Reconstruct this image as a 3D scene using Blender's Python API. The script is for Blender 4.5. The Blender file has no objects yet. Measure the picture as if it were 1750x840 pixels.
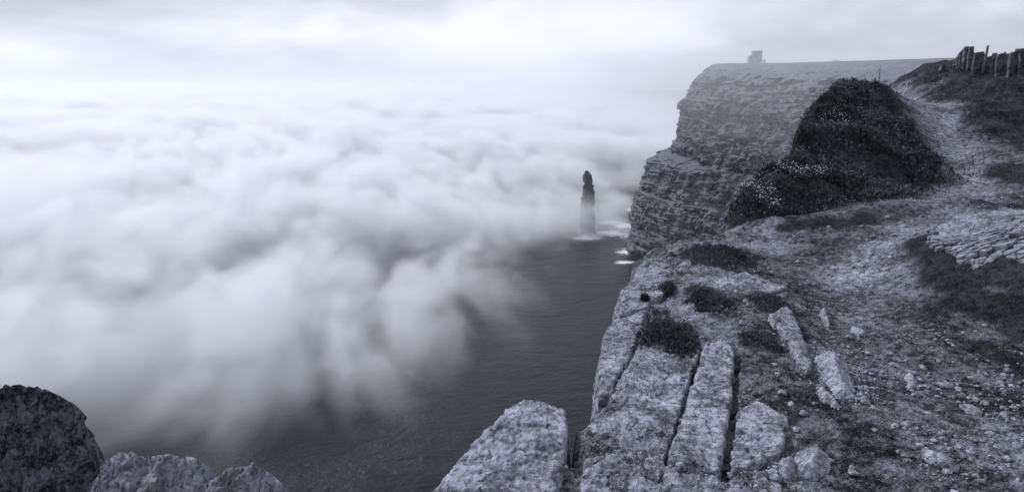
import bpy, bmesh, math, random, functools
import numpy as np
from mathutils import Vector, Matrix

# ------------------------------------------------------------------ camera, sky, sun, exposure
F = 1050.0                      # focal length in photo pixels (photo 1750 x 840)
PITCH = math.radians(14.4)
SEA = -172.0
sc = bpy.context.scene
col = sc.collection
cam = bpy.data.cameras.new('camera')
cam.sensor_width = 36.0
cam.lens = F / 1750.0 * 36.0
cam.clip_start = 0.05
cam.clip_end = 60000.0
camo = bpy.data.objects.new('camera', cam)
col.objects.link(camo)
camo.location = (0, 0, 0)
camo.rotation_euler = (math.radians(90) - PITCH, 0, 0)
sc.camera = camo

SKY_OFF = (25.08, 15.44)
SUN_AZ = math.radians(-48.0)      # clockwise from +Y
SUN_EL = math.radians(38.0)
w = bpy.data.worlds.new('World')
sc.world = w
w.use_nodes = True


class NT:
    """small helper for building node trees"""
    def __init__(self, tree):
        self.t = tree

    def n(self, kind, **kw):
        nd = self.t.nodes.new(kind)
        for k, v in kw.items():
            setattr(nd, k, v)
        return nd

    def put(self, sock, v):
        if v is None:
            return
        if isinstance(v, bpy.types.NodeSocket):
            self.t.links.new(v, sock)
        else:
            sock.default_value = v

    def m(self, op, a, b=None, c=None, clamp=False):
        nd = self.n('ShaderNodeMath', operation=op)
        nd.use_clamp = clamp
        self.put(nd.inputs[0], a)
        self.put(nd.inputs[1], b)
        self.put(nd.inputs[2], c)
        return nd.outputs[0]

    def vm(self, op, a, b=None, s=None):
        nd = self.n('ShaderNodeVectorMath', operation=op)
        self.put(nd.inputs[0], a)
        self.put(nd.inputs[1], b)
        if s is not None:
            self.put(nd.inputs['Scale'], s)
        return nd.outputs['Value'] if op in ('DOT_PRODUCT', 'LENGTH') else nd.outputs['Vector']

    def smooth(self, x, lo, hi, a=0.0, b=1.0):
        nd = self.n('ShaderNodeMapRange', interpolation_type='SMOOTHSTEP')
        self.put(nd.inputs['Value'], x)
        self.put(nd.inputs['From Min'], lo)
        self.put(nd.inputs['From Max'], hi)
        self.put(nd.inputs['To Min'], a)
        self.put(nd.inputs['To Max'], b)
        return nd.outputs['Result']

    def lin(self, x, lo, hi, a=0.0, b=1.0):
        nd = self.n('ShaderNodeMapRange')
        self.put(nd.inputs['Value'], x)
        self.put(nd.inputs['From Min'], lo)
        self.put(nd.inputs['From Max'], hi)
        self.put(nd.inputs['To Min'], a)
        self.put(nd.inputs['To Max'], b)
        return nd.outputs['Result']

    def noise(self, vec, scale, detail=4.0, rough=0.5, dist=0.0):
        nd = self.n('ShaderNodeTexNoise')
        self.put(nd.inputs['Vector'], vec)
        self.put(nd.inputs['Scale'], scale)
        self.put(nd.inputs['Detail'], detail)
        self.put(nd.inputs['Roughness'], rough)
        self.put(nd.inputs['Distortion'], dist)
        return nd.outputs[0]

    def voro(self, vec, scale, feature='F1', out='Distance', rnd=1.0):
        nd = self.n('ShaderNodeTexVoronoi', feature=feature)
        self.put(nd.inputs['Vector'], vec)
        self.put(nd.inputs['Scale'], scale)
        self.put(nd.inputs['Randomness'], rnd)
        return nd.outputs[out]

    def sep(self, v):
        nd = self.n('ShaderNodeSeparateXYZ')
        self.put(nd.inputs[0], v)
        return nd.outputs

    def comb(self, x, y, z):
        nd = self.n('ShaderNodeCombineXYZ')
        self.put(nd.inputs[0], x)
        self.put(nd.inputs[1], y)
        self.put(nd.inputs[2], z)
        return nd.outputs[0]

    def mix(self, fac, a, b, blend='MIX'):
        nd = self.n('ShaderNodeMix', data_type='RGBA', blend_type=blend)
        self.put(nd.inputs[0], fac)
        self.put(nd.inputs[6], a)
        self.put(nd.inputs[7], b)
        return nd.outputs[2]

    def ramp(self, fac, stops):
        nd = self.n('ShaderNodeValToRGB')
        e = nd.color_ramp.elements
        while len(e) < len(stops):
            e.new(0.5)
        for k, (p, c) in enumerate(stops):
            e[k].position = p
            e[k].color = c if len(c) == 4 else (*c, 1)
        self.put(nd.inputs[0], fac)
        return nd.outputs[0]


def tone(v, s=1.0):
    """blue-grey tone of the toned photograph for a grey value v"""
    return (v * (1 - 0.11 * s), v * (1 - 0.075 * s), v * (1 + 0.15 * s), 1)


def build_world():
    t = w.node_tree
    t.nodes.clear()
    N = NT(t)
    sky = N.n('ShaderNodeTexSky', sky_type='NISHITA')
    sky.sun_disc = False
    sky.sun_elevation = SUN_EL
    sky.sun_rotation = SUN_AZ
    bw = N.n('ShaderNodeRGBToBW')
    t.links.new(sky.outputs[0], bw.inputs[0])
    clear = N.mix(1.0, N.comb(bw.outputs[0], bw.outputs[0], bw.outputs[0]), (0.072, 0.073, 0.083, 1), 'MULTIPLY')
    tc = N.n('ShaderNodeTexCoord')
    d = N.vm('NORMALIZE', tc.outputs['Generated'])
    x, y, z = N.sep(d)
    den = N.m('ADD', N.m('MAXIMUM', z, 0.0), 0.30)
    p = N.comb(N.m('DIVIDE', x, den), N.m('DIVIDE', y, den), 0.0)
    p2 = N.vm('ADD', N.vm('MULTIPLY', p, (0.75, 0.8, 1.0)), (SKY_OFF[0], SKY_OFF[1], 0.0))
    n1 = N.noise(p2, 0.62, 5.0, 0.50, 0.4)
    n2 = N.noise(N.vm('ADD', p2, (7.3, 1.9, 0)), 1.9, 4.0, 0.5, 0.3)
    c = N.m('ADD', N.m('MULTIPLY', n1, 0.62), N.m('MULTIPLY', n2, 0.38))
    sun = (math.sin(SUN_AZ) * math.cos(SUN_EL), math.cos(SUN_AZ) * math.cos(SUN_EL), math.sin(SUN_EL))
    g = N.m('POWER', N.m('MAXIMUM', N.vm('DOT_PRODUCT', d, sun), 0.0), 3.0)
    cl = N.smooth(c, 0.38, 0.62)                     # 0 dark cloud .. 1 bright cloud
    val = N.m('MULTIPLY', N.lin(cl, 0, 1, 0.44, 1.03), N.lin(g, 0, 1, 0.90, 1.08))
    cloud = N.mix(1.0, N.comb(val, val, val), (0.93, 0.95, 1.08, 1), 'MULTIPLY')
    full = N.mix(0.88, clear, cloud)
    full = N.mix(N.smooth(z, 0.07, -0.005, 0.0, 0.9), full, (0.75, 0.765, 0.85, 1))
    low = N.smooth(z, -0.30, -0.02)
    full = N.mix(low, (0.30, 0.30, 0.35, 1), full)
    bg = N.n('ShaderNodeBackground')
    t.links.new(full, bg.inputs[0])
    bg.inputs[1].default_value = 1.0
    out = N.n('ShaderNodeOutputWorld')
    t.links.new(bg.outputs[0], out.inputs[0])


build_world()
sl = bpy.data.lights.new('sun', 'SUN')
sl.energy = 2.3
sl.angle = math.radians(10)
sl.color = (0.97, 0.98, 1.0)
so = bpy.data.objects.new('sun', sl)
col.objects.link(so)
so.rotation_euler = (math.radians(90) - SUN_EL, 0, math.pi - SUN_AZ)
vs = sc.view_settings
vs.view_transform = 'Standard'
vs.look = 'None'
vs.exposure = 0.28
vs.gamma = 1.0
cy = sc.cycles
cy.use_denoising = True
cy.max_bounces = 8
cy.diffuse_bounces = 2
cy.glossy_bounces = 2
cy.transparent_max_bounces = 6
cy.volume_bounces = 4
cy.volume_step_rate = 4.0
cy.volume_max_steps = 256
cy.caustics_reflective = False
cy.caustics_refractive = False


# ------------------------------------------------------------------ helpers
def P(u, v, Y):
    """world point seen at photo pixel (u, v) at forward distance Y"""
    a, b = (u - 875.0) / F, (420.0 - v) / F
    s, c = math.sin(PITCH), math.cos(PITCH)
    d = np.array([a, c + b * s, -s + b * c])
    return d * (Y / d[1])


def tag(o, label=None, cat=None, group=None, kind=None):
    for k, v in (('label', label), ('category', cat), ('group', group), ('kind', kind)):
        if v:
            o[k] = v
    return o


def mesh_obj(name, verts, faces, material, parent=None, smooth=True):
    me = bpy.data.meshes.new(name)
    verts = np.asarray(verts, dtype=np.float32)
    if isinstance(faces, np.ndarray):
        k = faces.shape[1]
        me.vertices.add(len(verts))
        me.vertices.foreach_set('co', verts.ravel())
        me.loops.add(faces.size)
        me.polygons.add(len(faces))
        me.loops.foreach_set('vertex_index', faces.ravel().astype(np.int32))
        me.polygons.foreach_set('loop_start', np.arange(0, faces.size, k, dtype=np.int32))
        me.update(calc_edges=True)
    else:
        me.from_pydata([tuple(map(float, p)) for p in verts], [], faces)
        me.update()
    if smooth:
        me.polygons.foreach_set('use_smooth', np.ones(len(me.polygons), dtype=bool))
    if material:
        me.materials.append(material)
    o = bpy.data.objects.new(name, me)
    col.objects.link(o)
    if parent:
        o.parent = parent
    return o


def empty(name, loc=(0, 0, 0)):
    o = bpy.data.objects.new(name, None)
    o.location = loc
    col.objects.link(o)
    return o


def grid_faces(nr, nc):
    i = np.arange((nr - 1) * nc).reshape(nr - 1, nc)[:, :-1].ravel()
    return np.stack([i, i + 1, i + nc + 1, i + nc], 1)


_rng = np.random.default_rng(7)
_PERM = np.concatenate([_rng.permutation(4096)] * 2)
_GR = _rng.normal(size=(4096, 3))
_GR /= np.linalg.norm(_GR, axis=1)[:, None]


def perlin(p):
    p = np.asarray(p, dtype=np.float64)
    i = np.floor(p).astype(np.int64)
    f = p - i
    uu = f * f * f * (f * (f * 6 - 15) + 10)
    res = 0
    for dx in (0, 1):
        for dy in (0, 1):
            for dz in (0, 1):
                h = _PERM[(_PERM[(_PERM[(i[..., 0] + dx) & 4095] + i[..., 1] + dy) & 4095] + i[..., 2] + dz) & 4095]
                g = _GR[h]
                dot = g[..., 0] * (f[..., 0] - dx) + g[..., 1] * (f[..., 1] - dy) + g[..., 2] * (f[..., 2] - dz)
                wt = (uu[..., 0] if dx else 1 - uu[..., 0]) * (uu[..., 1] if dy else 1 - uu[..., 1]) * (uu[..., 2] if dz else 1 - uu[..., 2])
                res = res + wt * dot
    return res * 1.5


def fbm(p, scale=1.0, octaves=4, gain=0.5, ridged=False):
    p = np.asarray(p) * scale
    a, s, tot = 1.0, 0.0, 0.0
    for k in range(octaves):
        n = perlin(p + k * 17.31)
        if ridged:
            n = 1 - 2 * np.abs(n)
        s = s + a * n
        tot += a
        a *= gain
        p = p * 2.03
    return s / tot


def sstep(x, lo, hi):
    t = np.clip((np.asarray(x, dtype=float) - lo) / (hi - lo), 0, 1)
    return t * t * (3 - 2 * t)


def new_mat(name):
    m = bpy.data.materials.new(name)
    m.use_nodes = True
    m.node_tree.nodes.clear()
    N = NT(m.node_tree)
    out = N.n('ShaderNodeOutputMaterial')
    return m, N, out


def finish(N, out, colour, rough=0.9, bump=None, dist=0.02, strength=1.0, spec=0.25, normal_in=None):
    b = N.n('ShaderNodeBsdfPrincipled')
    N.put(b.inputs['Base Color'], colour)
    N.put(b.inputs['Roughness'], rough)
    N.put(b.inputs['Specular IOR Level'], spec)
    if bump is not None:
        bn = N.n('ShaderNodeBump')
        bn.inputs['Strength'].default_value = strength
        bn.inputs['Distance'].default_value = dist
        N.put(bn.inputs['Height'], bump)
        N.t.links.new(bn.outputs[0], b.inputs['Normal'])
    N.t.links.new(b.outputs[0], out.inputs['Surface'])
    return b


def grey(N, val, s=1.0):
    return N.mix(1.0, N.comb(val, val, val), tone(1.0, s), 'MULTIPLY')


# ------------------------------------------------------------------ sea
def build_sea():
    m, N, out = new_mat('sea_water')
    tc = N.n('ShaderNodeNewGeometry').outputs['Position']
    h = N.m('ADD', N.m('MULTIPLY', N.noise(N.vm('MULTIPLY', tc, (0.5, 1, 1)), 0.09, 6.0, 0.6, 0.3), 1.4),
            N.m('MULTIPLY', N.noise(N.vm('MULTIPLY', tc, (0.5, 1, 1)), 0.4, 4.0, 0.6), 0.5))
    sl_ = N.noise(N.vm('MULTIPLY', tc, (0.4, 1, 1)), 0.008, 4.0, 0.55)
    val = N.lin(sl_, 0.3, 0.7, 0.008, 0.018)
    b = finish(N, out, grey(N, val, 2.0), N.lin(sl_, 0.3, 0.7, 0.26, 0.38), h, 2.4, 1.0, 0.13)
    b.inputs['Specular Tint'].default_value = (0.80, 0.87, 1.0, 1)
    v = [(-40000, -2000, SEA), (40000, -2000, SEA), (40000, 50000, SEA), (-40000, 50000, SEA)]
    tag(mesh_obj('sea', v, [(0, 1, 2, 3)], m, smooth=False), 'dark rippled sea below the cliffs', kind='structure')


build_sea()


# ------------------------------------------------------------------ sea fog
def fog_volume(name, lo, hi, res, label):
    mat, N, out = new_mat('sea_fog')
    pv = N.n('ShaderNodeVolumePrincipled')
    pv.inputs['Color'].default_value = (0.935, 0.946, 0.982, 1)
    pv.inputs['Density'].default_value = 1.0
    pv.inputs['Anisotropy'].default_value = 0.35
    N.t.links.new(pv.outputs[0], out.inputs['Volume'])
    me = bpy.data.meshes.new(name)
    me.materials.append(mat)
    o = bpy.data.objects.new(name, me)
    col.objects.link(o)
    ng = bpy.data.node_groups.new(name, 'GeometryNodeTree')
    ng.interface.new_socket('Geometry', in_out='OUTPUT', socket_type='NodeSocketGeometry')
    G = NT(ng)
    pos = G.n('GeometryNodeInputPosition').outputs[0]
    x, y, z = G.sep(pos)
    # plan of the fog edge: fog lies where x < xb(y)
    pts = [(150, -230), (210, -160), (255, -110), (290, -45), (340, -5), (400, 12), (480, 36), (545, -15), (600, 30), (650, 92), (690, 122), (736, 158), (920, 215),
           (1160, 285), (1350, 440), (1600, 900)]
    cv = G.n('ShaderNodeFloatCurve')
    c = cv.mapping.curves[0]
    Y0, Y1, X0, X1 = 150.0, 1600.0, -400.0, 900.0
    nx = [((a - Y0) / (Y1 - Y0), (b - X0) / (X1 - X0)) for a, b in pts]
    while len(c.points) < len(nx):
        c.points.new(0.5, 0.5)
    for k, q in enumerate(nx):
        c.points[k].location = q
        c.points[k].handle_type = 'AUTO'
    cv.mapping.update()
    G.put(cv.inputs['Value'], G.lin(y, Y0, Y1))
    xb = G.lin(cv.outputs[0], 0, 1, X0, X1)
    flat = G.comb(G.m('ADD', G.m('MULTIPLY', x, 0.9), G.m('MULTIPLY', y, 0.22)), G.m('MULTIPLY', y, 0.42), G.m('MULTIPLY', z, 1.2))
    ca, sa = math.cos(math.radians(35)), math.sin(math.radians(35))
    xr = G.m('ADD', G.m('MULTIPLY', x, ca), G.m('MULTIPLY', y, sa))
    yr = G.m('SUBTRACT', G.m('MULTIPLY', y, ca), G.m('MULTIPLY', x, sa))
    str_ = G.comb(G.m('ADD', x, G.m('MULTIPLY', y, 0.18)), G.m('MULTIPLY', y, 0.42), G.m('MULTIPLY', z, 1.1))
    n_big = G.noise(G.comb(x, G.m('MULTIPLY', y, 0.6), 3.0), 1 / 190.0, 2.0, 0.5, 0.3)
    n_mid = G.noise(str_, 1 / 75.0, 5.0, 0.58, 0.6)
    n_fine = G.noise(flat, 1 / 30.0, 5.0, 0.60, 0.7)
    far = G.smooth(y, 700.0, 2600.0)
    e = G.m('SUBTRACT', xb, x)
    e = G.m('ADD', e, G.m('MULTIPLY', G.m('SUBTRACT', n_mid, 0.5), 150.0))
    e = G.m('ADD', e, G.m('MULTIPLY', G.m('SUBTRACT', n_fine, 0.5), 70.0))
    n_hole = G.noise(G.comb(G.m('ADD', x, 340.0), G.m('MULTIPLY', y, 0.5), G.m('MULTIPLY', z, 0.4)), 1 / 120.0, 3.0, 0.55, 0.6)
    mask = G.m('MULTIPLY', G.smooth(e, -5.0, 125.0), G.smooth(n_hole, 0.34, 0.50, 0.10, 1.0))
    thick = G.smooth(e, -10.0, 190.0)
    top = G.m('ADD', SEA + 14.0, G.m('MULTIPLY', thick, 46.0))
    top = G.m('ADD', top, G.m('MULTIPLY', far, 50.0))
    top = G.m('ADD', top, G.smooth(x, -60.0, -520.0, 0.0, 30.0))
    top = G.m('ADD', top, G.m('MULTIPLY', G.m('SUBTRACT', n_big, 0.5), 125.0))
    top = G.m('ADD', top, G.m('MULTIPLY', G.m('SUBTRACT', n_mid, 0.5), 140.0))
    top = G.m('ADD', top, G.m('MULTIPLY', G.m('SUBTRACT', n_fine, 0.5), 85.0))
    dz = G.m('SUBTRACT', top, z)
    body = G.smooth(dz, -4.0, 30.0)
    dens = G.m('MULTIPLY', mask, body)
    dens = G.m('MULTIPLY', dens, G.lin(n_fine, 0.3, 0.7, 0.55, 1.2))
    dens = G.m('MULTIPLY', dens, 0.040)
    dens = G.m('MAXIMUM', G.m('SUBTRACT', dens, 0.0003), 0.0)
    rr = G.m('ADD', G.m('POWER', G.m('DIVIDE', G.m('SUBTRACT', x, 70.0), 55.0), 2.0), G.m('POWER', G.m('DIVIDE', G.m('SUBTRACT', y, 712.0), 45.0), 2.0))
    veil = G.m('MULTIPLY', G.smooth(rr, 1.0, 0.0), G.smooth(z, SEA + 60.0, SEA + 28.0))
    dens = G.m('ADD', dens, G.m('MULTIPLY', G.m('MULTIPLY', veil, n_fine), 0.045))
    mist = G.m('MULTIPLY', G.smooth(y, 1300.0, 4600.0), G.smooth(z, 250.0, -90.0))
    dens = G.m('ADD', dens, G.m('MULTIPLY', mist, 0.0007))
    vc = G.n('GeometryNodeVolumeCube')
    G.put(vc.inputs['Density'], dens)
    vc.inputs['Min'].default_value = lo
    vc.inputs['Max'].default_value = hi
    for k, a in enumerate('XYZ'):
        vc.inputs['Resolution ' + a].default_value = res[k]
    sm = G.n('GeometryNodeSetMaterial')
    sm.inputs['Material'].default_value = mat
    ng.links.new(vc.outputs[0], sm.inputs[0])
    go = G.n('NodeGroupOutput')
    ng.links.new(sm.outputs[0], go.inputs[0])
    md = o.modifiers.new('fog', 'NODES')
    md.node_group = ng
    tag(o, label, kind='stuff')
    return o


fog_volume('sea_fog', (-900, 170, SEA + 0.5), (520, 1300, -60), (284, 226, 45), 'low bank of rolling white fog over the sea')
fog_volume('distant_sea_fog', (-6500, 1300, SEA + 0.5), (3000, 8500, 260), (190, 144, 32), 'far bank of pale fog reaching to the horizon')


def clifftop_mist():
    mat, N, out = new_mat('clifftop_mist')
    pv = N.n('ShaderNodeVolumePrincipled')
    pv.inputs['Color'].default_value = (0.95, 0.965, 1.0, 1)
    pv.inputs['Density'].default_value = 1.0
    N.t.links.new(pv.outputs[0], out.inputs['Volume'])
    me = bpy.data.meshes.new('clifftop_mist')
    me.materials.append(mat)
    o = bpy.data.objects.new('clifftop_mist', me)
    col.objects.link(o)
    ng = bpy.data.node_groups.new('clifftop_mist', 'GeometryNodeTree')
    ng.interface.new_socket('Geometry', in_out='OUTPUT', socket_type='NodeSocketGeometry')
    G = NT(ng)
    pos = G.n('GeometryNodeInputPosition').outputs[0]
    x, y, z = G.sep(pos)
    n = G.noise(pos, 1 / 90.0, 3.0, 0.5)
    zz = G.m('ADD', z, G.m('MULTIPLY', G.m('SUBTRACT', n, 0.5), 50.0))
    d = G.m('MULTIPLY', G.smooth(zz, -75.0, 10.0), G.smooth(z, 52.0, 18.0))
    d = G.m('MULTIPLY', d, G.m('MULTIPLY', G.smooth(x, 60.0, 200.0), G.smooth(y, 230.0, 420.0)))
    d = G.m('MULTIPLY', d, G.m('MULTIPLY', G.smooth(y, 1190.0, 1000.0), G.smooth(x, 890.0, 700.0)))
    d = G.m('MULTIPLY', d, 0.0018)
    vc = G.n('GeometryNodeVolumeCube')
    G.put(vc.inputs['Density'], d)
    vc.inputs['Min'].default_value = (60, 230, -100)
    vc.inputs['Max'].default_value = (900, 1200, 80)
    for k, a in enumerate('XYZ'):
        vc.inputs['Resolution ' + a].default_value = (56, 64, 24)[k]
    sm = G.n('GeometryNodeSetMaterial')
    sm.inputs['Material'].default_value = mat
    ng.links.new(vc.outputs[0], sm.inputs[0])
    go = G.n('NodeGroupOutput')
    ng.links.new(sm.outputs[0], go.inputs[0])
    o.modifiers.new('mist', 'NODES').node_group = ng
    tag(o, 'thin pale mist drifting over the headland top', kind='stuff')


clifftop_mist()


# ------------------------------------------------------------------ far headland
def build_headland():
    m, N, out = new_mat('headland_rock')
    g = N.n('ShaderNodeNewGeometry')
    pos = g.outputs['Position']
    x, y, z = N.sep(pos)
    warp = N.noise(pos, 0.012, 3.0, 0.5)
    zz = N.m('ADD', z, N.m('MULTIPLY', warp, 16.0))
    strat = N.noise(N.comb(N.m('MULTIPLY', x, 0.012), N.m('MULTIPLY', y, 0.012), N.m('MULTIPLY', zz, 0.20)), 1.0, 6.0, 0.75)
    grain = N.noise(pos, 0.16, 6.0, 0.78)
    pat = N.noise(N.vm('MULTIPLY', pos, (1, 1, 0.22)), 0.06, 5.0, 0.65)
    v = N.m('ADD', N.m('MULTIPLY', strat, 0.4), N.m('ADD', N.m('MULTIPLY', grain, 0.38), N.m('MULTIPLY', pat, 0.22)))
    rock = N.smooth(v, 0.44, 0.59, 0.010, 0.27)
    grass = N.lin(grain, 0.3, 0.7, 0.12, 0.27)
    nz = N.sep(g.outputs['Normal'])[2]
    gf = N.smooth(N.m('ADD', nz, N.m('MULTIPLY', N.m('SUBTRACT', grain, 0.5), 0.8)), 0.32, 0.62)
    val = N.m('ADD', N.m('MULTIPLY', rock, N.m('SUBTRACT', 1.0, gf)), N.m('MULTIPLY', grass, gf))
    finish(N, out, grey(N, val), 0.95, N.m('ADD', strat, N.m('MULTIPLY', grain, 0.8)), 4.0, 1.0, 0.15)
    # plan line of the upper cliff edge, from behind the nose towards the viewer
    coast = np.array([(620, 1250), (420, 1010), (300, 830), (225, 705), (203, 650), (212, 590), (232, 520), (246, 440), (250, 360), (240, 280), (215, 200), (190, 130)], float)
    seg = np.r_[0, np.cumsum(np.linalg.norm(np.diff(coast, axis=0), axis=1))]
    ns = 640
    # denser near the nose and the visible face
    s = np.interp(np.linspace(0, 1, ns), [0, 0.12, 0.92, 1], [0, seg[2], seg[9], seg[-1]])
    cx, cy_ = np.interp(s, seg, coast[:, 0]), np.interp(s, seg, coast[:, 1])
    k = np.ones(15) / 15
    pad = lambda a: np.convolve(np.pad(a, 7, mode='edge'), k, 'valid')
    for _ in range(2):
        cx, cy_ = pad(cx), pad(cy_)
    tx, ty = np.gradient(cx), np.gradient(cy_)
    ln = np.hypot(tx, ty)
    nx_, ny_ = ty / ln, -tx / ln              # outward (towards the sea, left)
    # profile: height z -> outward offset at the nose
    zp = np.array([-178, -173, -150, -115, -77, -69, -66, -53, -14, 6, 18, 23])
    op_n = np.array([74, 72, 69, 62, 54, 40, 26, 22, 18, 11, 4, 0.0])
    op_f = np.array([60, 58, 52, 46, 40, 38, 36, 33, 26, 16, 6, 0.0])
    nzv = 300
    zz_ = np.linspace(-178, 23, nzv)
    near_nose = np.exp(-((s - seg[4]) / 75.0) ** 2)
    off = np.interp(zz_, zp, op_n)[:, None] * near_nose + np.interp(zz_, zp, op_f)[:, None] * (1 - near_nose)
    X = cx + nx_ * off
    Yv = cy_ + ny_ * off
    ztop = np.clip(0.0355 * cy_, 4.0, 25.0)
    Z = SEA - 6 + (zz_[:, None] - zz_[0]) / (zz_[-1] - zz_[0]) * (ztop - SEA + 6)
    pts = np.stack([X, Yv, Z], -1)
    zw = Z + 9 * fbm(np.stack([X, Yv, Z * 0], -1), 0.006, 3)
    zw = zw + 5.0 * perlin(np.stack([zw * 0 + 3.3, zw * 0.06, X * 0.004], -1)) + 2.2 * fbm(np.stack([X, Yv, Z], -1), 0.03, 3)
    rb = np.random.default_rng(4)
    led = np.zeros_like(Z)
    Sx = np.repeat(s[None], nzv, 0)
    for th, wd, am in ((15.0, 26.0, 2.6), (5.5, 11.0, 2.2), (2.2, 5.0, 1.0)):
        lay = np.floor(zw / th + 40).astype(int)
        off_l = rb.uniform(0, 1, 400)[lay % 400]
        jt = np.floor((Sx + 1.2 * wd * perlin(np.stack([Sx * 0.06, zw * 0.03, Z * 0], -1)) + off_l * wd) / wd + 60).astype(int)
        tab = rb.uniform(-1, 1, (400, 400))
        led = led + am * (0.85 * tab[lay % 400, jt % 400] + 0.40 * (off_l - 0.5) * 2)
    gul = 0.75 * fbm(np.stack([X, Yv, Z * 0.25], -1), 0.022, 4, 0.55, ridged=True) + 0.6 * fbm(np.stack([X, Yv, Z * 0.12], -1), 0.08, 3, 0.6, ridged=True)
    fine = fbm(pts, 0.12, 4, 0.55)
    amp = sstep(ztop - Z + 3, 0, 16)
    dsp = (led + gul * 9.0 + fine * 3.5 + 1.2 * fbm(pts, 0.4, 3, 0.6)) * amp
    X = X + nx_ * dsp
    Yv = Yv + ny_ * dsp
    face = np.stack([X, Yv, Z], -1)
    # inland plateau rows
    rows = []
    for d, dz in ((6, 1.5), (14, 2.6), (28, 3.6), (50, 4.4), (90, 5.0), (150, 6.0), (240, 9), (380, 16), (600, 26), (900, 30)):
        xx, yy = cx - nx_ * d, cy_ - ny_ * d
        xx = np.where(d > 100, cx + d * 0.98, xx)
        yy = np.where(d > 100, cy_ + d * 0.2, yy)
        hz = ztop + np.minimum(d * 0.03, 0.4) + np.maximum(0, np.minimum(yy, 900) * (0.0368 + 0.028 * np.clip(xx / yy - 0.42, 0, 1)) - ztop) + 0.5 * fbm(np.stack([xx, yy, xx * 0], -1), 0.035, 4)
        rows.append(np.stack([xx, yy, hz], -1))
    allp = np.concatenate([face, np.array(rows)], 0)
    nr = allp.shape[0]
    f = grid_faces(nr, ns)[:, ::-1]
    o = mesh_obj('headland', allp.reshape(-1, 3), f.copy(), m)
    o.data.polygons.foreach_set('use_smooth', (np.arange(len(f)) // (ns - 1)) >= nzv - 40)
    tag(o, 'tall layered sea cliff headland topped with grass', kind='structure')


build_headland()


# ------------------------------------------------------------------ sea stack, skerry, foam
def rock_material(name, lo, hi, scale, bump=0.02, cracks=0.0, holes=0.35):
    m, N, out = new_mat(name)
    g = N.n('ShaderNodeNewGeometry')
    p = g.outputs['Position']
    a = N.noise(p, scale, 6.0, 0.65, 0.3)
    b = N.noise(N.vm('ADD', p, (31.0, 7.0, 3.0)), scale * 4.5, 5.0, 0.68)
    c = N.voro(p, scale * 6.0)
    v = N.m('ADD', N.m('MULTIPLY', a, 0.5), N.m('MULTIPLY', b, 0.5))
    val = N.smooth(v, 0.40, 0.60, lo, hi)
    # lichen blotches, pale and dark, with their own outlines
    li = N.smooth(N.noise(N.vm('ADD', p, (3.0, 50.0, 9.0)), scale * 2.2, 5.0, 0.6, 0.6), 0.56, 0.64)
    val = N.m('ADD', val, N.m('MULTIPLY', li, (hi - lo) * 0.35))
    sp = N.smooth(N.noise(N.vm('ADD', p, (13.0, 5.0, 29.0)), scale * 9.0, 3.0, 0.6), 0.57, 0.70)
    val = N.m('MULTIPLY', val, N.lin(sp, 0, 1, 1.0, holes))
    # hairline cracks
    wp = N.n('ShaderNodeTexNoise')
    N.put(wp.inputs['Vector'], p)
    wp.inputs['Scale'].default_value = scale * 1.5
    wp.inputs['Detail'].default_value = 4.0
    cp = N.vm('ADD', p, N.vm('SCALE', wp.outputs['Color'], s=0.9 / scale))
    ck = N.voro(cp, scale * 0.8, 'DISTANCE_TO_EDGE')
    ckm = N.smooth(ck, 0.006, 0.03)
    val = N.m('MULTIPLY', val, N.lin(ckm, 0, 1, 1.0 - 0.75 * cracks, 1.0))
    h = N.m('ADD', N.m('ADD', N.m('MULTIPLY', a, 1.6), N.m('MULTIPLY', b, 1.6)), N.m('ADD', N.m('MULTIPLY', c, 0.5), N.m('MULTIPLY', ckm, 0.6 * cracks)))
    finish(N, out, grey(N, val), 0.92, h, bump, 1.0, 0.2)
    return m


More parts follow.
